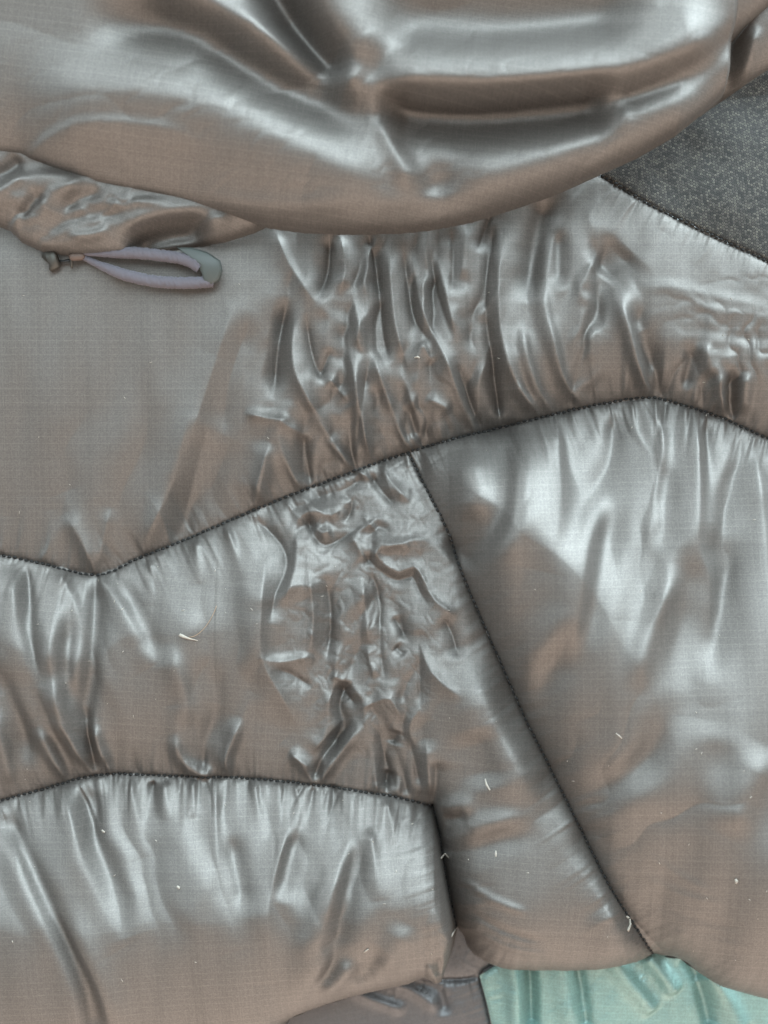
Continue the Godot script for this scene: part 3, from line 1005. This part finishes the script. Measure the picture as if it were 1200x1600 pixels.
func build_lining() -> void:
	var r := Relief.new(380, 1400, 1300, 1720, 2.0)
	for j in r.n:
		for i in r.w:
			var x := r.x0 + i * r.step
			var y := r.y0 + j * r.step
			r.h[j * r.w + i] = -92.0 - 0.10 * (y - 1560.0)
	r.fold(20, 16, 10, V([800, 1510, 812, 1560, 815, 1640]), 0.1)
	r.fold(-23, 10, 10, V([832, 1510, 838, 1560, 840, 1640]), 0.1)
	r.fold(15, 18, 14, V([880, 1510, 890, 1560, 905, 1640]), 0.1)
	r.fold(-13, 8, 10, V([905, 1510, 918, 1560, 930, 1640]), 0.1)
	r.fold(17, 16, 12, V([965, 1510, 990, 1550, 1040, 1610]), 0.1)
	r.fold(17, 14, 12, V([1020, 1510, 1050, 1545, 1075, 1580]), 0.15)
	r.fold(-17, 12, 12, V([1085, 1515, 1110, 1560, 1130, 1640]), 0.1)
	r.fold(20, 18, 14, V([1120, 1540, 1150, 1580, 1180, 1640]), 0.1)
	r.seam(facing_line, 4.0, 6.0, 12.0, 5.0, 700.0)
	r.fold(8, 10, 8, V([540, 1570, 580, 1590, 640, 1610]), 0.2)
	r.fold(-8, 9, 9, V([650, 1560, 690, 1580, 700, 1620]), 0.2)
	r.fold(8, 10, 10, V([600, 1560, 650, 1578, 690, 1610]), 0.2)
	r.seam(V([690, 1560, 720, 1560, 746, 1557]), 5.0, 6.0, 8.0, 5.0, 720.0)
	r.crinkle(3.0, 120.0, 900, 1570, 420, 90, 61, 2.0)
	part("lining", cloth(r, 755, 1290, 2.0, 150, func(x): return line(lining_top, x), func(x): return line(lining_side, x), 2.0, 10.0), lining_mat, jacket, "", "turquoise satin lining showing below the hem")
	part("facing", cloth(r, 390, 800, 2.0, 150, func(_x): return 1425.0, func(_x): return 1710.0, -12.0), facing_mat, jacket, "", "dark grey satin facing beside the turquoise lining")


var facing_line := PackedVector2Array([Vector2(800, 1500), Vector2(788, 1528), Vector2(758, 1552), Vector2(767, 1600), Vector2(790, 1710)])
var lining_top := PackedVector2Array([Vector2(755, 1551), Vector2(790, 1528), Vector2(803, 1425), Vector2(1290, 1425)])
var lining_side := PackedVector2Array([Vector2(755, 1552), Vector2(768, 1600), Vector2(792, 1710), Vector2(1290, 1710)])


func build_zip_pull() -> void:
	var pull := Node3D.new()
	pull.name = "zip_pull"
	jacket.add_child(pull)
	var fuzzy := plain(Color(0.355, 0.34, 0.365), 0.95)
	fuzzy.rim_enabled = true
	fuzzy.rim = 0.6
	var grip := plain(Color(0.25, 0.27, 0.26), 0.5)
	var z := 84.0
	var runs := [V([142, 404, 170, 404, 210, 404, 255, 408, 295, 414, 318, 426]), V([142, 411, 165, 422, 200, 436, 245, 447, 295, 450, 338, 447])]
	for k in 2:
		var q := PackedVector3Array()
		var rad := PackedFloat32Array()
		var sm := Relief.smooth_line(runs[k], 2.0)
		for i in sm.size():
			var s := float(i) / sm.size()
			q.append(pt(sm[i].x, sm[i].y, z + 5.0 * sin(PI * s) - 3.0 * k))
			rad.append(S * (4.5 + 4.5 * smoothstep(0.0, 0.35, s)))
		part("cord", cord(q, rad, 16, 0.11), fuzzy, pull)
	# moulded end
	var st := SurfaceTool.new()
	st.begin(Mesh.PRIMITIVE_TRIANGLES)
	var outline := V([284, 396, 306, 396, 330, 403, 350, 416, 353, 430, 348, 446, 338, 452, 326, 450, 322, 436, 312, 420, 298, 408])
	var mid := Vector2(326, 424)
	for i in outline.size():
		var a := outline[i]
		var b := outline[(i + 1) % outline.size()]
		for s in [[1.0, -6.0, 1.0, 5.0], [1.0, 5.0, 0.86, 8.0], [0.86, 8.0, 0.0, 9.0], [0.0, -7.0, 1.0, -6.0]]:
			var p0 := pt(lerpf(mid.x, a.x, s[0]), lerpf(mid.y, a.y, s[0]), z + s[1])
			var p1 := pt(lerpf(mid.x, b.x, s[0]), lerpf(mid.y, b.y, s[0]), z + s[1])
			var p2 := pt(lerpf(mid.x, a.x, s[2]), lerpf(mid.y, a.y, s[2]), z + s[3])
			var p3 := pt(lerpf(mid.x, b.x, s[2]), lerpf(mid.y, b.y, s[2]), z + s[3])
			for v in [p0, p2, p1, p1, p2, p3]:
				st.add_vertex(v)
	st.generate_normals()
	part("grip", st.commit(), grip, pull)
	# metal slider and its ring
	var metal := plain(Color(0.30, 0.29, 0.27), 0.5, 0.6)
	part("slider", cord(PackedVector3Array([pt(76, 388, z - 30), pt(84, 402, z - 14), pt(92, 412, z - 8), pt(96, 422, z - 8), pt(88, 429, z - 10)]), PackedFloat32Array([5 * S, 10 * S, 12 * S, 8 * S, 4 * S]), 6, 0.3), metal, pull)
	part("bar", cord(PackedVector3Array([pt(121, 402, z - 6), pt(121, 404, z - 4), pt(122, 424, z - 4), pt(122, 426, z - 6)]), PackedFloat32Array([1.6 * S, 2.6 * S, 2.6 * S, 1.6 * S]), 6), metal, pull)
	part("link", cord(PackedVector3Array([pt(96, 416, z - 10), pt(108, 416, z - 9), pt(121, 414, z - 6)]), PackedFloat32Array([3 * S, 2.4 * S, 3 * S]), 6), plain(Color(0.05, 0.05, 0.05), 0.5), pull)
	part("crimp", cord(PackedVector3Array([pt(120, 411, z), pt(124, 410, z + 1), pt(138, 409, z + 1), pt(142, 408, z)]), PackedFloat32Array([4 * S, 6.5 * S, 6.5 * S, 4 * S]), 8), plain(Color(0.36, 0.30, 0.27), 0.6), pull)


func fleck(called: String, a: Array, rad: float, material: Material, label: String, category: String, group := "") -> void:
	var q := PackedVector3Array()
	var p := V(a)
	var c := pt(p[0].x, p[0].y, body.at(p[0].x, p[0].y))
	for v in p:
		q.append(pt(v.x, v.y, body.at(v.x, v.y) + rad * 0.7) - c)
	var o := part(called, cord(q, PackedFloat32Array([rad * S * 0.6, rad * S, rad * S * 0.8]), 6, 0.25), material, self)
	o.transform = lean * Transform3D(Basis(), c)
	tag(o, label, category, group)


func build_lint() -> void:
	var white := plain(Color(0.60, 0.57, 0.53), 0.9)
	var down := Node3D.new()
	down.name = "down_feather"
	add_child(down)
	down.transform = lean
	tag(down, "tiny white down feather with a thin curved shaft on the middle panel", "feather")
	var sh := PackedVector3Array()
	for v in Relief.smooth_line(V([292, 993, 306, 992, 318, 984, 328, 972, 336, 958, 341, 945]), 4.0):
		sh.append(pt(v.x, v.y, body.at(v.x, v.y) + 1.5))
	part("shaft", cord(sh, PackedFloat32Array([0.5 * S]), 5), plain(Color(0.55, 0.46, 0.38), 0.8), down)
	var tu := PackedVector3Array()
	for v in V([285, 989, 291, 992, 300, 995, 313, 998]):
		tu.append(pt(v.x, v.y, body.at(v.x, v.y) + 2.0))
	part("tuft", cord(tu, PackedFloat32Array([2.2 * S, 2.6 * S, 1.2 * S, 0.6 * S]), 7, 0.3), white, down)
	fleck("lint_thread", [979, 1432, 984, 1436, 985, 1445, 980, 1452], 2.4, white, "curled white thread caught in the slanting seam near the hem", "lint")
	fleck("lint_fleck", [647, 562, 652, 561, 655, 563], 1.6, white, "white lint fleck on the gathers of the yoke under the roll", "lint")
	fleck("lint_fleck", [1130, 1354, 1132, 1357, 1131, 1360], 2.4, white, "round white lint fleck low on the broad side panel", "lint")
	fleck("lint_fleck", [948, 1132, 953, 1136, 957, 1140], 1.0, white, "short straight white fibre on the side panel beside the dark hollow", "lint")
	fleck("lint_fleck", [756, 1212, 758, 1220, 763, 1228], 1.6, white, "bent white lint fleck on the strip above its cross fold", "lint")
	fleck("lint_fleck", [773, 1324, 773, 1330, 773, 1333], 1.5, white, "upright white lint fleck on the strip below its cross fold", "lint")
	fleck("lint_fleck", [690, 1347, 697, 1342, 702, 1346], 1.3, white, "white curl of lint in the dark side seam", "lint")
	fleck("lint_fleck", [706, 1464, 712, 1466, 718, 1466], 1.4, white, "white lint fleck at the foot of the dark side seam", "lint")
	fleck("lint_fleck", [283, 1373, 286, 1375, 286, 1377], 2.0, white, "round white lint fleck in the middle of the lower panel", "lint")
	fleck("lint_fleck", [161, 1295, 164, 1297, 166, 1297], 1.9, white, "white lint fleck in the dark fold of the lower panel", "lint")
	fleck("lint_fleck", [569, 1478, 573, 1475, 576, 1472], 1.3, white, "slanting white lint fleck low on the lower panel near the hem", "lint")
	# the finest specks, too many and too small to tell apart
	var rng := RandomNumberGenerator.new()
	rng.seed = 77
	var st := SurfaceTool.new()
	for k in 90:
		var x := rng.randf_range(10, 1190)
		var y := rng.randf_range(880, 1520) if k < 72 else rng.randf_range(420, 880)
		var g := rng.randf() * TAU
		var l := rng.randf_range(0.6, 2.6)
		var q := PackedVector3Array()
		for t in [-1.0, 0.0, 1.0]:
			var ax: float = x + cos(g) * l * t
			var ay: float = y + sin(g) * l * t
			q.append(pt(ax, ay, body.at(ax, ay) + 0.6))
		cord_into(st, q, PackedFloat32Array([0.35 * S, rng.randf_range(0.4, 0.75) * S, 0.35 * S]), 5)
	st.generate_normals()
	var o := part("lint_dust", st.commit(), white, self, "stuff")
	tag(o, "fine white lint specks scattered over the brown jacket", "lint")
